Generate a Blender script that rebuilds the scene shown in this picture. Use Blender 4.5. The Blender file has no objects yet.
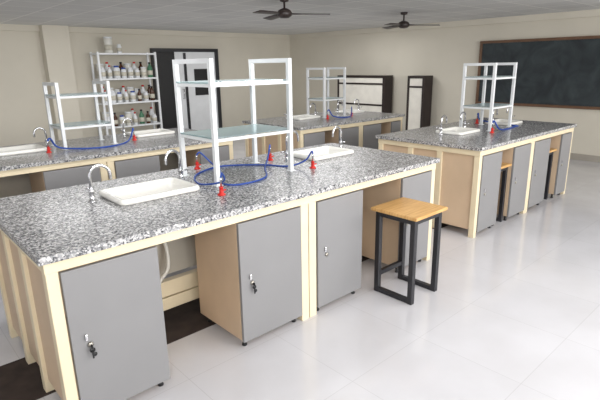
import bpy, bmesh, math, random
from mathutils import Vector, Matrix
random.seed(4)
sc=bpy.context.scene
COL=bpy.context.collection
try: sc.view_settings.view_transform='Standard'
except Exception: pass
H=0.85

# ---------------- materials ----------------
def srgb(r,g,b):
    f=lambda c:(c/255)/12.92 if c/255<=0.04045 else ((c/255+0.055)/1.055)**2.4
    return (f(r),f(g),f(b),1)
def mat(name,rgb,rough=0.5,metal=0,var=0.06,scale=6,coat=0,bump=0,spec=0.5):
    m=bpy.data.materials.new(name);m.use_nodes=True
    nt=m.node_tree;b=nt.nodes['Principled BSDF']
    b.inputs['Roughness'].default_value=rough;b.inputs['Metallic'].default_value=metal
    b.inputs['Coat Weight'].default_value=coat
    b.inputs['Specular IOR Level'].default_value=spec
    tc=nt.nodes.new('ShaderNodeTexCoord');n=nt.nodes.new('ShaderNodeTexNoise')
    n.inputs['Scale'].default_value=scale;n.inputs['Detail'].default_value=4
    nt.links.new(tc.outputs['Object'],n.inputs['Vector'])
    r=nt.nodes.new('ShaderNodeValToRGB');c=srgb(*rgb)
    r.color_ramp.elements[0].position=.3;r.color_ramp.elements[1].position=.7
    r.color_ramp.elements[0].color=tuple(v*(1-var) for v in c[:3])+(1,)
    r.color_ramp.elements[1].color=tuple(min(1,v*(1+var)) for v in c[:3])+(1,)
    nt.links.new(n.outputs['Fac'],r.inputs['Fac']);nt.links.new(r.outputs['Color'],b.inputs['Base Color'])
    if bump:
        bp=nt.nodes.new('ShaderNodeBump');bp.inputs['Strength'].default_value=bump;bp.inputs['Distance'].default_value=.01
        nt.links.new(n.outputs['Fac'],bp.inputs['Height']);nt.links.new(bp.outputs['Normal'],b.inputs['Normal'])
    return m
CREAM=mat('cream_paint',(226,211,180),.45,var=.05)
TAN=mat('tan_laminate',(205,180,152),.55,var=.08,scale=3)
GREY=mat('grey_door_paint',(133,132,133),.42,var=.03,scale=3)
BACKP=mat('pale_panel',(176,170,158),.7)
CHROME=mat('chrome',(215,215,218),.12,metal=1,var=.02)
BRASS=mat('lock_metal',(170,165,155),.3,metal=1,var=.02)
BLACKP=mat('black_plastic',(22,22,24),.45,var=.1)
BLACKM=mat('black_metal',(38,38,42),.4,var=.12)
WHITEP=mat('white_powder_coat',(228,230,232),.35,var=.03)
PORC=mat('white_porcelain',(240,238,232),.15,var=.015,coat=.4)
RED=mat('red_plastic',(205,38,30),.35)
BLUE=mat('blue_rubber',(36,74,160),.4)
GREENP=mat('green_plastic',(70,120,90),.4)
BROWNG=mat('brown_glass',(74,42,24),.2)
WALL=mat('wall_paint',(208,202,188),.85,var=.04,scale=1.2)
PVC=mat('white_pvc',(222,220,212),.4)
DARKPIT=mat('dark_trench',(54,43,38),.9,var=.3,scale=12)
WOODD=mat('dark_wood',(40,30,28),.45,var=.2)
FRAMEW=mat('brown_board_frame',(104,76,56),.5,var=.15)
LABELM=mat('paper_label',(205,200,185),.7)
PANELW=mat('white_display_panel',(226,222,212),.6)
FANM=mat('dark_fan_enamel',(48,38,36),.4)

def granite():
    m=bpy.data.materials.new('speckled_granite');m.use_nodes=True;nt=m.node_tree;b=nt.nodes['Principled BSDF']
    b.inputs['Roughness'].default_value=.22
    tc=nt.nodes.new('ShaderNodeTexCoord')
    v=nt.nodes.new('ShaderNodeTexVoronoi');v.inputs['Scale'].default_value=125
    nz=nt.nodes.new('ShaderNodeTexNoise');nz.inputs['Scale'].default_value=60;nz.inputs['Detail'].default_value=6;nz.inputs['Roughness'].default_value=.7
    nt.links.new(tc.outputs['Object'],v.inputs['Vector']);nt.links.new(tc.outputs['Object'],nz.inputs['Vector'])
    sp=nt.nodes.new('ShaderNodeSeparateColor');nt.links.new(v.outputs['Color'],sp.inputs[0])
    mx=nt.nodes.new('ShaderNodeMath');mx.operation='MULTIPLY_ADD';mx.inputs[1].default_value=.45
    nt.links.new(sp.outputs[0],mx.inputs[0]);
    m2=nt.nodes.new('ShaderNodeMath');m2.operation='MULTIPLY';m2.inputs[1].default_value=.55*1.15
    nt.links.new(nz.outputs['Fac'],m2.inputs[0]);nt.links.new(m2.outputs[0],mx.inputs[2])
    r=nt.nodes.new('ShaderNodeValToRGB');cr=r.color_ramp
    cr.elements[0].position=.29;cr.elements[0].color=srgb(38,39,43)
    cr.elements[1].position=.79;cr.elements[1].color=srgb(222,221,220)
    for p,c in [(.38,(80,81,85)),(.46,(130,130,132)),(.56,(154,154,155)),(.66,(182,180,180))]:
        e=cr.elements.new(p);e.color=srgb(*c)
    nt.links.new(mx.outputs[0],r.inputs['Fac']);nt.links.new(r.outputs['Color'],b.inputs['Base Color'])
    return m
GRAN=granite()
def floor_mat():
    m=bpy.data.materials.new('glossy_white_floor_tiles');m.use_nodes=True;nt=m.node_tree;b=nt.nodes['Principled BSDF']
    b.inputs['Coat Weight'].default_value=.35;b.inputs['Coat Roughness'].default_value=.10
    tc=nt.nodes.new('ShaderNodeTexCoord')
    br=nt.nodes.new('ShaderNodeTexBrick');br.offset=0;br.inputs['Scale'].default_value=1
    br.inputs['Brick Width'].default_value=.6;br.inputs['Row Height'].default_value=.6
    br.inputs['Mortar Size'].default_value=.002;br.inputs['Mortar Smooth'].default_value=.4
    br.inputs['Color1'].default_value=srgb(207,206,210);br.inputs['Color2'].default_value=srgb(205,204,208);br.inputs['Mortar'].default_value=srgb(190,189,192)
    nt.links.new(tc.outputs['Object'],br.inputs['Vector'])
    n=nt.nodes.new('ShaderNodeTexNoise');n.inputs['Scale'].default_value=2.2;n.inputs['Detail'].default_value=7
    nt.links.new(tc.outputs['Object'],n.inputs['Vector'])
    r=nt.nodes.new('ShaderNodeValToRGB');r.color_ramp.elements[0].position=.3;r.color_ramp.elements[1].position=.62
    r.color_ramp.elements[0].color=(.92,.915,.91,1);r.color_ramp.elements[1].color=(1,1,1,1)
    nt.links.new(n.outputs['Fac'],r.inputs['Fac'])
    mx=nt.nodes.new('ShaderNodeMix');mx.data_type='RGBA';mx.blend_type='MULTIPLY';mx.inputs[0].default_value=1
    nt.links.new(br.outputs['Color'],mx.inputs[6]);nt.links.new(r.outputs['Color'],mx.inputs[7])
    nt.links.new(mx.outputs[2],b.inputs['Base Color'])
    r2=nt.nodes.new('ShaderNodeMapRange');r2.inputs[3].default_value=.10;r2.inputs[4].default_value=.24
    nt.links.new(n.outputs['Fac'],r2.inputs[0]);nt.links.new(r2.outputs[0],b.inputs['Roughness'])
    return m
FLOORM=floor_mat()
def ceil_mat():
    m=bpy.data.materials.new('ceiling_tiles');m.use_nodes=True;nt=m.node_tree;b=nt.nodes['Principled BSDF'];b.inputs['Roughness'].default_value=.9
    tc=nt.nodes.new('ShaderNodeTexCoord');br=nt.nodes.new('ShaderNodeTexBrick');br.offset=0;br.inputs['Scale'].default_value=1
    br.inputs['Brick Width'].default_value=.55;br.inputs['Row Height'].default_value=.55;br.inputs['Mortar Size'].default_value=.012
    br.inputs['Color1'].default_value=srgb(216,216,213);br.inputs['Color2'].default_value=srgb(206,206,204);br.inputs['Mortar'].default_value=srgb(238,237,233)
    nt.links.new(tc.outputs['Object'],br.inputs['Vector']);nt.links.new(br.outputs['Color'],b.inputs['Base Color'])
    return m
CEILM=ceil_mat()
def board_mat():
    m=bpy.data.materials.new('dusty_green_chalkboard');m.use_nodes=True;nt=m.node_tree;b=nt.nodes['Principled BSDF'];b.inputs['Roughness'].default_value=.7
    tc=nt.nodes.new('ShaderNodeTexCoord');n=nt.nodes.new('ShaderNodeTexNoise');n.inputs['Scale'].default_value=3;n.inputs['Detail'].default_value=8;n.inputs['Distortion'].default_value=1.5
    nt.links.new(tc.outputs['Object'],n.inputs['Vector'])
    r=nt.nodes.new('ShaderNodeValToRGB');r.color_ramp.elements[0].position=.35;r.color_ramp.elements[1].position=.75
    r.color_ramp.elements[0].color=srgb(34,41,45);r.color_ramp.elements[1].color=srgb(58,66,69)
    nt.links.new(n.outputs['Fac'],r.inputs['Fac']);nt.links.new(r.outputs['Color'],b.inputs['Base Color']);return m
BOARDM=board_mat()
def wood_mat():
    m=bpy.data.materials.new('light_plywood');m.use_nodes=True;nt=m.node_tree;b=nt.nodes['Principled BSDF'];b.inputs['Roughness'].default_value=.45
    tc=nt.nodes.new('ShaderNodeTexCoord');mp=nt.nodes.new('ShaderNodeMapping');mp.inputs['Scale'].default_value=(3,40,3)
    n=nt.nodes.new('ShaderNodeTexNoise');n.inputs['Scale'].default_value=2;n.inputs['Detail'].default_value=5
    nt.links.new(tc.outputs['Object'],mp.inputs[0]);nt.links.new(mp.outputs[0],n.inputs['Vector'])
    r=nt.nodes.new('ShaderNodeValToRGB');r.color_ramp.elements[0].position=.3;r.color_ramp.elements[1].position=.7
    r.color_ramp.elements[0].color=srgb(190,142,82);r.color_ramp.elements[1].color=srgb(218,176,116)
    nt.links.new(n.outputs['Fac'],r.inputs['Fac']);nt.links.new(r.outputs['Color'],b.inputs['Base Color']);return m
PLY=wood_mat()
def glass_mat():
    m=bpy.data.materials.new('clear_shelf_glass');m.use_nodes=True;nt=m.node_tree;nt.nodes.clear()
    o=nt.nodes.new('ShaderNodeOutputMaterial');t=nt.nodes.new('ShaderNodeBsdfTransparent');t.inputs[0].default_value=(.84,.92,.91,1)
    g=nt.nodes.new('ShaderNodeBsdfGlossy');g.inputs['Roughness'].default_value=.05;g.inputs[0].default_value=(.85,.93,.95,1)
    d=nt.nodes.new('ShaderNodeBsdfDiffuse');d.inputs[0].default_value=(.62,.72,.74,1)
    m1=nt.nodes.new('ShaderNodeMixShader');m1.inputs[0].default_value=.5;m2=nt.nodes.new('ShaderNodeMixShader')
    nt.links.new(d.outputs[0],m1.inputs[1]);nt.links.new(g.outputs[0],m1.inputs[2])
    fr=nt.nodes.new('ShaderNodeFresnel');fr.inputs[0].default_value=1.5
    ad=nt.nodes.new('ShaderNodeMath');ad.operation='ADD';ad.inputs[1].default_value=.34;ad.use_clamp=True
    nt.links.new(fr.outputs[0],ad.inputs[0]);nt.links.new(ad.outputs[0],m2.inputs[0])
    nt.links.new(t.outputs[0],m2.inputs[1]);nt.links.new(m1.outputs[0],m2.inputs[2]);nt.links.new(m2.outputs[0],o.inputs[0]);return m
GLASS=glass_mat()

# ---------------- mesh helpers ----------------
class MB:
    def __init__(s): s.bm=bmesh.new()
    def box(s,x0,x1,y0,y1,z0,z1,bev=0):
        r=bmesh.ops.create_cube(s.bm,size=1)
        for v in r['verts']:
            v.co=Vector(((x0+x1)/2+v.co.x*(x1-x0),(y0+y1)/2+v.co.y*(y1-y0),(z0+z1)/2+v.co.z*(z1-z0)))
        if bev:
            ed=set(e for v in r['verts'] for e in v.link_edges)
            bmesh.ops.bevel(s.bm,geom=list(ed),offset=bev,segments=2,affect='EDGES',profile=.5)
        return s
    def loft(s,loops,cap0=True,cap1=True,closed=True):
        rings=[[s.bm.verts.new(p) for p in l] for l in loops]
        n=len(rings[0])
        for a,b in zip(rings,rings[1:]):
            for i in range(n):
                f=s.bm.faces.new((a[i],a[(i+1)%n],b[(i+1)%n],b[i]));f.smooth=True
        if cap0: s.bm.faces.new(rings[0][::-1])
        if cap1: s.bm.faces.new(rings[-1])
        return s
    def lathe(s,prof,c=(0,0,0),n=20,axis='Z'):
        loops=[]
        for r,z in prof:
            l=[]
            for i in range(n):
                a=2*math.pi*i/n
                p=(r*math.cos(a),r*math.sin(a),z)
                if axis=='Y': p=(p[0],-p[2],p[1])
                if axis=='X': p=(p[2],p[0],p[1])
                l.append(Vector(p)+Vector(c))
            loops.append(l)
        return s.loft(loops)
    def tube(s,pts,r,n=10):
        pts=[Vector(p) for p in pts];loops=[];up=None
        for i,p in enumerate(pts):
            t=(pts[min(i+1,len(pts)-1)]-pts[max(i-1,0)]).normalized()
            if up is None:
                up=t.orthogonal().normalized()
            else:
                up=(up-t*up.dot(t)).normalized()
            w=t.cross(up)
            loops.append([p+up*(r*math.cos(2*math.pi*k/n))+w*(r*math.sin(2*math.pi*k/n)) for k in range(n)])
        return s.loft(loops)
    def obj(s,name,m,parent=None,loc=(0,0,0),rot=0):
        bmesh.ops.recalc_face_normals(s.bm,faces=s.bm.faces)
        me=bpy.data.meshes.new(name);s.bm.to_mesh(me);s.bm.free();me.materials.append(m)
        o=bpy.data.objects.new(name,me);COL.objects.link(o);o.location=loc;o.rotation_euler[2]=rot
        if parent: o.parent=parent
        return o
def catmull(pts,k=8):
    P=[Vector(p) for p in pts];P=[P[0]*2-P[1]]+P+[P[-1]*2-P[-2]];out=[]
    for i in range(1,len(P)-2):
        for j in range(k):
            t=j/k;a,b,c,d=P[i-1:i+3]
            out.append(.5*((2*b)+(c-a)*t+(2*a-5*b+4*c-d)*t*t+(3*b-a-3*c+d)*t**3))
    out.append(P[-2]);return out
def empty(name,loc,label,cat,group=None,rot=0):
    o=bpy.data.objects.new(name,None);COL.objects.link(o);o.location=loc;o.rotation_euler[2]=rot;o.empty_display_size=.1
    tag(o,label,cat,group);return o
def tag(o,label,cat,group=None):
    o['label']=label;o['category']=cat
    if group:o['group']=group
def rrect(cx,cy,sx,sy,r,z,n=6):
    out=[]
    for qx,qy,a0 in [(1,1,0),(-1,1,90),(-1,-1,180),(1,-1,270)]:
        for i in range(n+1):
            a=math.radians(a0+90*i/n)
            out.append(Vector((cx+qx*(sx/2-r)+r*math.cos(a),cy+qy*(sy/2-r)+r*math.sin(a),z)))
    return out

# ---------------- setting ----------------
XW=8.2;YW=7.76;ZC=2.31
def struct(o): o['kind']='structure';return o
struct(MB().box(-7,XW+.2,-7,YW+.2,-.1,0).obj('floor',FLOORM))
struct(MB().box(-7,XW+.2,-7,YW+.2,ZC,ZC+.1).obj('ceiling',CEILM))
struct(MB().box(-7,XW,YW,YW+.15,0,ZC).obj('wall_back',WALL))
struct(MB().box(XW,XW+.15,-7,YW+.15,0,ZC).obj('wall_right',WALL))
struct(MB().box(2.28,2.72,YW-.22,YW,0,ZC).obj('trim_1',WALL))
struct(MB().box(-7,XW,YW-.06,YW,ZC-.10,ZC).obj('trim_2',WALL))
struct(MB().box(XW-.06,XW,-7,YW-.06,ZC-.10,ZC).obj('trim_3',WALL))
struct(MB().box(XW-.015,XW,-7,YW,0,.1).obj('baseboard_right',mat('skirting',(160,154,144),.5)))
struct(MB().box(2.72,4.34,YW-.015,YW,0,.1).obj('baseboard_back',mat('skirting_b',(160,154,144),.5)))
# doorway with black leaf and white leaf
dz=1.88
b=MB();b.box(4.34,5.94,YW-.10,YW,dz,dz+.07)
f=b.obj('trim_4',BLACKM);struct(f)
struct(MB().box(4.34,4.42,YW-.10,YW,0,dz).obj('trim_5',BLACKM));struct(MB().box(5.86,5.94,YW-.10,YW,0,dz).obj('trim_6',BLACKM))
struct(MB().box(4.42,4.86,YW-.06,YW-.01,0.01,dz,.004).obj('door_1',BLACKP))
d2=struct(MB().box(4.86,5.86,YW-.07,YW-.02,0.01,dz,.004).obj('door_2',WHITEP))
MB().box(5.30,5.70,YW-.085,YW-.071,.95,1.52,.004).obj('window_pane',BLACKP,d2)
MB().box(5.06,5.11,YW-.10,YW-.071,0.05,dz-.02).obj('door_stile',BLACKM,d2)
b=MB();b.tube([(5.0,YW-.07,.9),(5.0,YW-.12,.9),(5.0,YW-.12,1.1),(5.0,YW-.07,1.1)],.012);b.obj('handle',CHROME,d2)

# chalkboard
bb=empty('chalkboard',(XW-.02,.9,1.378),'wide dark green chalkboard in a brown wooden frame on the wall','chalkboard')
hw=1.57;hh=.51
MB().box(-.02,.019,-hw,hw,-hh,hh).obj('board_surface',BOARDM,bb)
b=MB();b.box(-.035,.019,-hw-.05,hw+.05,hh,hh+.045,.004);b.box(-.035,.019,-hw-.05,hw+.05,-hh-.045,-hh,.004)
b.box(-.035,.019,hw,hw+.05,-hh,hh,.004);b.box(-.035,.019,-hw-.05,-hw,-hh,hh,.004);b.obj('board_frame',FRAMEW,bb)

# dark framed display stands by the wall
def display(y0,y1,label,bars):
    e=empty('display_stand',(XW-.2,(y0+y1)/2,0),label,'display stand')
    w=(y1-y0)/2;h=1.33
    b=MB()
    for s in(-1,1): b.box(-.15,.15,s*w-.045 if s>0 else -w,w if s>0 else -w+.045,0,h,.003)
    b.box(-.15,.15,-w+.0445,w-.0445,h-.05,h,.003);b.box(-.15,.15,-w+.0445,w-.0445,0.03,.10,.003)
    for z in bars: b.box(-.15,-.095,-w+.0445,w-.0445,z,z+.035,.003)
    b.obj('frame',WOODD,e)
    MB().box(-.135,-.12,-w+.045,w-.045,.1,h-.05).obj('back_panel',PANELW,e)
display(4.42,5.75,'wide dark wooden framed stand with pale panels against the wall',(1.14,.7))
display(3.45,3.84,'narrow dark wooden framed stand with a pale panel against the wall',(1.10,))

# ---------------- benches ----------------
def bench(x0,y0,L,W,legs,holes,label):
    e=empty('lab_bench',(x0,y0,0),label,'lab bench','granite topped laboratory benches')
    xs=sorted(set([0,L]+[v for h in holes for v in(h[0]-h[2]/2,h[0]+h[2]/2)]))
    ys=sorted(set([0,W]+[v for h in holes for v in(h[1]-h[3]/2,h[1]+h[3]/2)]))
    bm=bmesh.new();zt,zb=H,H-.032;vc={}
    def V(i,j,k):
        if (i,j,k) not in vc: vc[(i,j,k)]=bm.verts.new((xs[i],ys[j],zt if k else zb))
        return vc[(i,j,k)]
    def solid(i,j):
        if i<0 or j<0 or i>=len(xs)-1 or j>=len(ys)-1:return False
        cx=(xs[i]+xs[i+1])/2;cy=(ys[j]+ys[j+1])/2
        return not any(abs(cx-h[0])<h[2]/2 and abs(cy-h[1])<h[3]/2 for h in holes)
    for i in range(len(xs)-1):
        for j in range(len(ys)-1):
            if not solid(i,j):continue
            bm.faces.new((V(i,j,1),V(i+1,j,1),V(i+1,j+1,1),V(i,j+1,1)))
            bm.faces.new((V(i,j,0),V(i,j+1,0),V(i+1,j+1,0),V(i+1,j,0)))
            for di,dj,a,c in[(-1,0,(i,j),(i,j+1)),(1,0,(i+1,j),(i+1,j+1)),(0,-1,(i,j),(i+1,j)),(0,1,(i,j+1),(i+1,j+1))]:
                if not solid(i+di,j+dj): bm.faces.new((V(*a,0),V(*c,0),V(*c,1),V(*a,1)))
    m=MB();m.bm.free();m.bm=bm;m.obj('worktop',GRAN,e)
    f=MB();a=.02;t=.055;zb=H-.032
    f.box(a,L-a,a,a+.03,zb-.05,zb-.0005);f.box(a,L-a,W-a-.03,W-a,zb-.05,zb-.0005)
    f.box(a,a+.03,a+.029,W-a-.029,zb-.05,zb-.0005);f.box(L-a-.03,L-a,a+.029,W-a-.029,zb-.05,zb-.0005)
    f.obj('apron',CREAM,e)
    for lx,lw in legs:
        for ly in(a+.001,W-a-t):
            MB().box(lx,lx+lw,ly,ly+t-.002,0,zb-.0505,.003).obj('leg',CREAM,e)
    for lx in(a+.001,L-a-t):
        for ly in (W*.34,W*.62): MB().box(lx,lx+t-.002,ly,ly+t,0,zb-.0505,.003).obj('leg',CREAM,e)
    for lx in(a+.02,L-a-.035):
        for (p,q) in((a+t,W*.34),(W*.34+t,W*.62),(W*.62+t,W-a-t)):
            MB().box(lx,lx+.014,p,q,.07,zb-.055).obj('end_panel',TAN,e)
    MB().box(a+.06,L-a-.06,W*.53,W*.53+.012,.32,zb-.055).obj('service_panel',BACKP,e)
    MB().box(a+.06,L-a-.06,W*.50,W*.50+.05,.10,.18,.003).obj('rail',CREAM,e)
    MB().box(a+.06,L-a-.06,W*.50,W*.50+.05,.19,.29,.003).obj('rail',CREAM,e)
    return e
def cabinet(x0,x1,y0,key,depth=.48,label=None,top=.762):
    w=x1-x0
    e=empty('cabinet',(x0,y0,0),label or 'cream base cabinet with a flat grey door under the bench','cabinet','grey door cabinets under the benches')
    b=MB();T=.016;z0=.055;z1=top-.004
    b.box(0,T,.034,depth,z0,z1);b.box(w-T,w,.034,depth,z0,z1);b.box(T,w-T,.034,depth,z0,z0+T);b.box(T,w-T,.034,depth,z1-T,z1);b.box(T,w-T,depth-T,depth,z0+T,z1-T)
    bmesh.ops.remove_doubles(b.bm,verts=b.bm.verts,dist=.0001)
    b.obj('body',TAN,e)
    d=MB().box(.001,w-.001,.012,.032,z0-.008,z1+.002,.0025).obj('door',GREY,e)
    if key:
        lx=.075;lz=.40
        MB().lathe([(.0,0),(.011,0),(.013,.002),(.012,.008),(.004,.010),(0.001,.010)],(lx,.012,lz),14,'Y').obj('lock',BRASS,d)
        MB().box(lx-.02,lx-.008,.0,.0115,lz+.025,lz+.055,.002).obj('handle',CHROME,d)
        if key>1:
            k=MB();k.box(lx-.002,lx+.002,-.014,.004,lz-.012,lz+.004)
            k.lathe([(.001,0),(.012,0),(.012,.004),(.001,.004)],(lx,-.006,lz-.02),12,'Y')
            k.box(lx-.004,lx+.003,-.012,-.009,lz-.06,lz-.028);k.lathe([(.001,0),(.010,0),(.010,.004),(.001,.004)],(lx+.008,-.004,lz-.045),12,'Y')
            k.obj('key',BLACKP,d)
    for fx in(.035,w-.035):
        for fy in(.06,depth-.05):
            MB().lathe([(.014,0),(.016,.004),(.012,.02),(.012,z0)],(fx,fy,0),12).obj('foot',BLACKP,e)
    return e
def sink(cx,cy,sx,sy,label='white porcelain rectangular sink set in the granite worktop'):
    e=empty('sink',(cx,cy,H),label,'sink','white rectangular sinks')
    def L(dx,z,r): return rrect(0,0,sx-dx,sy-dx,max(.01,r),z)
    b=MB();b.loft([L(.14,-.15,.03),L(.095,-.12,.03),L(.09,.0005,.03),L(.012,.0005,.035),L(.0,.008,.04),L(.004,.024,.04),L(.018,.032,.035),L(.045,.032,.03),L(.06,.022,.03),L(.10,-.10,.03),L(.13,-.128,.04),L(.22,-.134,.04)])
    b.obj('basin',PORC,e)
    MB().lathe([(.0005,0),(.024,0),(.026,.003),(.02,.004),(.0005,.002)],(0,0,-.134),16).obj('drain',CHROME,e)
def faucet(x,y,ang,h=.21,reach=.10,label='chrome swan neck laboratory tap on the worktop'):
    e=empty('water_tap',(x,y,H),label,'tap','chrome swan neck taps',ang)
    MB().lathe([(.001,0),(.024,0),(.024,.006),(.015,.012),(.014,.05),(.017,.055),(.017,.07),(.009,.078),(.001,.078)],(0,0,0),16).obj('tap_base',CHROME,e)
    pts=[(0,0,.07),(0,0,h-reach/2)]
    for i in range(1,11):
        a=math.pi-math.pi*i/10
        pts.append((reach/2+reach/2*math.cos(a),0,h-reach/2+reach/2*math.sin(a)))
    pts.append((reach,0,h-reach/2-.03))
    MB().tube(pts,.009).obj('spout',CHROME,e)
    b=MB();b.tube([(0,0,.062),(0,.045,.066)],.006);b.tube([(-.022,.045,.068),(.022,.045,.068)],.006);b.obj('tap_handle',CHROME,e)
def gas_tap(x,y,label='red gas tap with a blue hose connection on the worktop',s=1.0):
    e=empty('gas_tap',(x,y,H),label,'gas tap','red gas taps')
    MB().lathe([(.001,0),(.024*s,0),(.024*s,.006),(.014*s,.012),(.011*s,.04),(.013*s,.043),(.013*s,.05),(.001,.052)],(0,0,0),14).obj('tap_body',RED,e)
    MB().lathe([(.001,.05),(.006*s,.05),(.006*s,.085),(.008*s,.088),(.005*s,.105),(.001,.105)],(0,0,0),12).obj('nozzle',CHROME,e)
    b=MB();b.box(-.02,.02,-.022,-.012,.028,.036,.002);b.box(-.004,.004,-.02,0,.030,.036);b.obj('tap_handle',RED,e)
def hose(pts,label='blue rubber gas hose lying loosely on the worktop',r=.006):
    c=Vector(pts[0]);o=MB().tube(catmull([Vector(p)-c for p in pts]),r,8).obj('gas_hose',BLUE,None,c)
    tag(o,label,'hose','blue gas hoses')
def rack(x0,x1,y0,y1,h,s1,s2,label):
    cx,cy=(x0+x1)/2,(y0+y1)/2;w,d=(x1-x0)/2,(y1-y0)/2
    e=empty('reagent_rack',(cx,cy,H),label,'reagent rack','white reagent racks')
    t=.028
    for sx in(-1,1):
        xa,xb=(w-t,w) if sx>0 else(-w,-w+t)
        b=MB();b.box(xa,xb,-d,-d+t,0.004,h-t);b.box(xa,xb,d-t,d,.004,h-t);b.box(xa,xb,-d,d,h-t,h)
        for s in(s1,s2): b.box(xa+.004,xb-.004,-d+t,d-t,s-.022,s-.002)
        b.box(xa-.012,xb+.012,-d-.012,-d+t+.012,0,.004);b.box(xa-.012,xb+.012,d-t-.012,d+.012,0,.004)
        b.obj('end_frame',WHITEP,e)
    for s in(s1,s2):
        MB().box(-w+t,w-t,-d+.002,-d+.02,s-.02,s-.002).obj('rail',WHITEP,e);MB().box(-w+t,w-t,d-.02,d-.002,s-.02,s-.002).obj('rail',WHITEP,e)
        MB().box(-w+.001,w-.001,-d+t+.001,d-t-.001,s,s+.008).obj('glass_shelf',GLASS,e)
def stool(cx,cy,sz,h,label,rot=0):
    e=empty('stool',(cx,cy,0),label,'stool','wooden topped stools',rot)
    s=sz/2
    MB().box(-s-.025,s+.025,-s-.025,s+.025,h-.024,h,.006).obj('seat',PLY,e)
    t=.036
    for a in(-1,1):
        for c in(-1,1):
            x=a*(s-t/2);y=c*(s-t/2)
            MB().box(x-t/2,x+t/2,y-t/2,y+t/2,0,h-.0245,.003).obj('leg',BLACKM,e)
    def rl(*a): MB().box(*a).obj('foot_rail',BLACKM,e)
    for a in(-1,1):
        x=a*(s-t/2);rl(x-t/2+.002,x+t/2-.002,-s+t,s-t,0.002,.032)
        MB().box(x-t/2+.002,x+t/2-.002,-s+t,s-t,h-.06,h-.026).obj('seat_rail',BLACKM,e)
        MB().box(-s+t,s-t,x-t/2+.002,x+t/2-.002,h-.06,h-.026).obj('seat_rail',BLACKM,e)
    rl(-s+t,s-t,s-t+.004,s-.004,.12,.15)

W=1.173
legsA=[(.021,.05),(1.425,.06),(1.492,.06),(2.79,.05)]
def hole(s,x0,y0): return (s[0]-x0,s[1]-y0,s[2]-.085,s[3]-.085)
A_s=[(.79,.65,.50,.35),(2.37,.79,.48,.34)]
C_s=[(.58,2.93,.50,.34),(1.98,3.10,.46,.34)]
B_s=[(4.30,.66,.42,.32),(5.36,.66,.38,.32)]
D_s=[(4.20,2.98,.42,.32),(5.22,3.02,.38,.32)]
XA,XB,XC,XD=0,3.555,-.34,3.46;YR=2.235
legsB=[(.021,.05),(1.085,.045),(1.133,.045),(2.02,.05)]
legsB2=legsB[:3]+[(2.21,.05)]
bench(XA,0,2.89,W,legsA[:3]+[(2.82,.05)],[hole(s,XA,0) for s in A_s],'long granite topped cream lab bench beside the plywood stool')
bench(XB,0,2.28,W,legsB2,[hole(s,XB,0) for s in B_s],'granite topped cream lab bench facing the chalkboard wall')
bench(XC,YR,2.862,W,legsA,[hole(s,XC,YR) for s in C_s],'granite topped cream lab bench by the bottle shelves')
bench(XD,YR,2.09,W,legsB,[hole(s,XD,YR) for s in D_s],'granite topped cream lab bench by the dark framed stands')
for i,(a,c) in enumerate([(.075,.505),(.965,1.42),(1.558,1.985),(2.43,2.81)]):
    cabinet(a,c,0,[2,2,1,1][i],label=['cream base cabinet with grey door and hanging keys, bench end','cream base cabinet with grey door and black keys in the lock','cream base cabinet with grey door and small lock','cream base cabinet with grey door beside the wooden stool'][i])
    cabinet(a+XC,min(c,2.785)+XC,YR,1)
for a,c in[(.075,.43),(.70,1.08),(1.182,1.56),(1.80,2.015)]: cabinet(a+XD,c+XD,YR,1)
for a,c in[(.075,.44),(.71,1.08),(1.182,1.58),(1.92,2.205)]: cabinet(a+XB,c+XB,0,1)
for s in A_s+B_s+C_s+D_s: sink(*s)
# water taps
faucet(.47,.70,math.radians(-8),.20,.11)
faucet(1.10,.84,math.radians(190),.20,.11)
faucet(2.00,.80,math.radians(0),.23,.12)
faucet(2.68,.86,math.radians(180),.20,.10)
for x,y,a in[(.28,2.98,0),(.88,2.98,180),(1.70,3.14,0),(4.03,.70,0),(4.58,.74,180),(5.11,.68,0),(5.61,.7,180),(3.94,3.02,0),(4.46,3.0,180),(4.98,3.05,0),(5.46,3.05,180)]:
    faucet(x,y,math.radians(a),.19,.10)
# racks
rack(1.16,1.80,.50,.94,.765,.29,.62,'tall white metal reagent rack with two glass shelves')
rack(.95,1.44,2.72,3.10,.60,.20,.48,'low white metal reagent rack by the bottle shelves')
rack(4.60,5.10,.45,.82,.71,.25,.56,'white metal reagent rack on the bench by the chalkboard')
rack(4.42,4.86,2.78,3.14,.68,.25,.54,'white metal reagent rack on the bench by the framed stands')
# gas taps and hoses
gas_tap(1.06,.30);gas_tap(1.93,.92);gas_tap(1.95,.46);gas_tap(1.35,1.05)
z=H+.0065
hose([(1.06,.30,H+.1),(1.09,.33,H+.12),(1.14,.40,H+.05),(1.10,.60,z),(1.22,.85,z),(1.5,.98,z),(1.75,.80,z),(1.85,.62,z),(1.93,.52,H+.05),(1.95,.47,H+.12),(1.95,.46,H+.1)])
hose([(1.35,1.05,H+.1),(1.37,1.03,H+.12),(1.42,.98,H+.05),(1.38,.80,z+.012),(1.22,.60,z),(1.25,.42,z),(1.5,.45,z),(1.7,.70,z),(1.85,.85,H+.04),(1.92,.91,H+.12),(1.93,.92,H+.1)])
gas_tap(.80,2.66);gas_tap(1.66,2.80)
hose([(.80,2.66,H+.1),(.83,2.67,H+.12),(.90,2.70,H+.03),(1.1,2.60,z),(1.3,2.55,z),(1.5,2.66,z),(1.60,2.75,H+.04),(1.65,2.79,H+.12),(1.66,2.80,H+.1)],r=.008)
gas_tap(4.50,.38);gas_tap(5.16,.9)
hose([(4.50,.38,H+.1),(4.53,.38,H+.12),(4.62,.36,H+.03),(4.85,.38,z),(5.14,.42,z),(5.20,.45,z),(5.17,.84,H+.04),(5.16,.89,H+.12),(5.16,.9,H+.1)],r=.008)
gas_tap(4.36,2.66);gas_tap(4.92,2.72)
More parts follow.
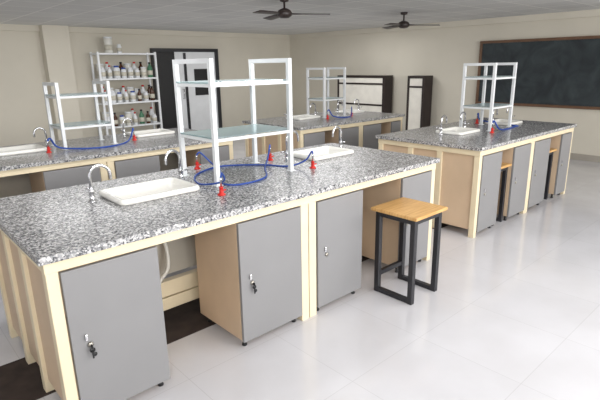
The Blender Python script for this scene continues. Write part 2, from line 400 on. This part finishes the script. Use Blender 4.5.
hose([(4.36,2.66,H+.1),(4.39,2.66,H+.12),(4.46,2.64,H+.03),(4.65,2.58,z),(4.8,2.62,H+.02),(4.9,2.7,H+.12),(4.92,2.72,H+.1)],r=.008)
# stools
stool(2.25,-.175,.32,.625,'light plywood topped stool with black square metal frame')
stool(4.14,.17,.22,.60,'wooden topped black stool tucked under the bench')
stool(5.32,.17,.20,.60,'wooden topped black stool tucked under the bench')
# drain pipes
for s,y0 in[(A_s[0],0),(A_s[1],0)]:
    o=MB().tube(catmull([(0,0,0),(0,0,-.10),(.01,-.02,-.20),(-.01,-.05,-.30),(-.06,-.03,-.38),(-.10,-.02,-.50),(-.11,0.0,-.69)]),.012,10).obj('drain_pipe',PVC,None,(s[0]+.02,s[1]-.06,H-.155))
    tag(o,'white plastic drain pipe under the sink','pipe','white drain pipes')
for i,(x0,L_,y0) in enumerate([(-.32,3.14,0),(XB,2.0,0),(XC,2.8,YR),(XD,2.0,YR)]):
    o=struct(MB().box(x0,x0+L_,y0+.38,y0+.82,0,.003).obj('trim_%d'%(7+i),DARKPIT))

# shelving with bottles
SX0,SX1,SY0,SY1=3.06,4.22,7.25,7.62
e=empty('shelving_unit',(SX0,SY0,0),'open white metal shelving unit holding reagent bottles','shelving unit')
w=SX1-SX0;d=SY1-SY0;levels=[.10,.48,.93,1.38,1.84]
for x in(0,w-.035):
    for y in(0,d-.035): MB().box(x,x+.035,y,y+.035,0,1.86).obj('post',WHITEP,e)
for zz in levels: MB().box(.001,w-.001,.001,d-.001,zz-.03,zz).obj('shelf',WHITEP,e)
def bottle(kind):
    prof={'jar':[(.001,0),(.05,0),(.055,.01),(.055,.15),(.04,.175),(.036,.18),(.001,.18)],
          'tall':[(.001,0),(.04,0),(.045,.01),(.045,.16),(.02,.21),(.016,.235),(.001,.235)],
          'tub':[(.001,0),(.055,0),(.06,.01),(.06,.19),(.054,.21),(.001,.21)]}[kind]
    return prof
kinds=[('jar',WHITEP,WHITEP,'white plastic reagent jar on the metal shelf'),('tall',BROWNG,BLACKP,'brown glass reagent bottle with black cap'),
       ('jar',WHITEP,BLUE,'white plastic jar with blue cap'),('tall',WHITEP,RED,'white reagent bottle with red cap'),('tub',PVC,WHITEP,'large white plastic chemical tub'),
       ('tall',GREENP,BLACKP,'green reagent bottle with black cap')]
masters=[]
for k,m1,m2,lab in kinds:
    pr=bottle(k);zt=pr[-1][1];r=pr[-2][0]
    me=empty('reagent_bottle',(0,0,0),lab,'bottle','reagent bottles on the shelving unit')
    p1=MB().lathe(pr,(0,0,0),16).obj('bottle_body',m1,me)
    p2=MB().lathe([(.001,zt+.0003),(r+.006,zt+.0003),(r+.006,zt+.025),(.001,zt+.027)],(0,0,0),14).obj('cap',m2,me)
    rb=pr[3][0]+.0008
    p3=MB().lathe([(rb-.002,.04),(rb,.04),(rb,.12),(rb-.002,.12)],(0,0,0),16).obj('paper_label',LABELM,me)
    masters.append((me,[p1,p2,p3]))
used=[False]*6
def place(i,x,y,z,s=1):
    me,ps=masters[i]
    if not used[i]:
        used[i]=True;me.location=(x,y,z);me.scale=(s,s,s);return
    n=me.copy();COL.objects.link(n);n.location=(x,y,z);n.scale=(s,s,s)
    for p in ps:
        q=p.copy();COL.objects.link(q);q.parent=n
seq=[0,1,2,4,3,5,1,0]
k=0
for li,zz in enumerate(levels[1:4]):
    x=SX0+.10
    while x<SX1-.08:
        place(seq[k%8] if k<8 else random.choice([0,0,1,2,3,4,5,1]),x,SY0+.10,zz,random.uniform(.85,1.15))
        k+=1
        if random.random()<.7: place(random.choice([0,1,3,4]),x+.03,SY1-.10,zz,1.15)
        x+=.135
place(4,SX0+.30,SY0+.18,1.84,1.25)
place(0,SX0+.50,SY0+.18,1.84,.8)

# ceiling fans
def fan(x,y,hz,rot,label):
    e=empty('ceiling_fan',(x,y,hz),label,'ceiling fan','dark ceiling fans')
    MB().lathe([(.001,-.05),(.05,-.045),(.085,-.02),(.09,.01),(.07,.04),(.03,.06),(.001,.062)],(0,0,0),20).obj('motor',FANM,e)
    MB().lathe([(.012,.06),(.012,ZC-hz-.04),(.05,ZC-hz-.03),(.055,ZC-hz),(.001,ZC-hz)],(0,0,0),14).obj('down_rod',FANM,e)
    for k in range(3):
        b=MB();a=rot+k*2*math.pi/3
        b.loft([[Vector((r,-wd,-.012-t)),Vector((r,wd,.006-t)),Vector((r,wd,.010-t)),Vector((r,-wd,-.008-t))] for r,wd,t in[(.08,.018,0),(.14,.03,.002),(.2,.055,.004),(.50,.065,.012),(.53,.05,.013)]])
        o=b.obj('blade',FANM,e);o.rotation_euler[2]=a
fan(3.50,2.52,2.145,math.radians(-46),'dark brown three blade ceiling fan')
fan(5.99,2.64,2.13,math.radians(-50),'dark brown three blade ceiling fan')

# ---------------- lights ----------------
def area(loc,tgt,sx,sy,en,col=(1,1,1)):
    l=bpy.data.lights.new('area','AREA');l.shape='RECTANGLE';l.size=sx;l.size_y=sy;l.energy=en;l.color=col
    o=bpy.data.objects.new('area_light',l);COL.objects.link(o);o.location=loc
    o.rotation_euler=(Vector(tgt)-Vector(loc)).to_track_quat('-Z','Y').to_euler()
area((3.5,-5.5,1.7),(3.5,2,.6),7,1.4,310,(1,.995,.98))
area((-.8,-2.6,2.25),(2.2,1.0,.3),1.6,1.2,80,(1,.985,.96))
area((6,4.5,2.28),(6,4.5,0),2.5,1.2,40)
area((2.5,5.3,2.28),(2.5,5.3,0),2.5,1.0,32)
area((2.6,-1.6,2.28),(2.6,-1.6,0),3,1.0,36)
area((1.4,.9,2.28),(1.4,2.5,.5),3.6,.3,50)  # added fill light without a fixture, brightens the rear row's cabinet fronts
w=bpy.data.worlds.new('world');sc.world=w;w.use_nodes=True
w.node_tree.nodes['Background'].inputs[0].default_value=(.97,.98,1,1);w.node_tree.nodes['Background'].inputs[1].default_value=1.1

# ---------------- camera ----------------
yaw,pitch,roll=.832,.273,-.016
F=Vector((math.cos(yaw)*math.cos(pitch),math.sin(yaw)*math.cos(pitch),-math.sin(pitch)))
Rt=Vector((math.sin(yaw),-math.cos(yaw),0));U=Rt.cross(F)
c,s=math.cos(roll),math.sin(roll);R2=Rt*c+U*s;U2=U*c-Rt*s
cd=bpy.data.cameras.new('camera');cd.sensor_width=36;cd.lens=36*482/600;cd.clip_start=.05
cam=bpy.data.objects.new('camera',cd);COL.objects.link(cam)
M=Matrix((( R2.x,U2.x,-F.x,-.424),(R2.y,U2.y,-F.y,-2.004),(R2.z,U2.z,-F.z,1.569),(0,0,0,1)))
cam.matrix_world=M;sc.camera=cam
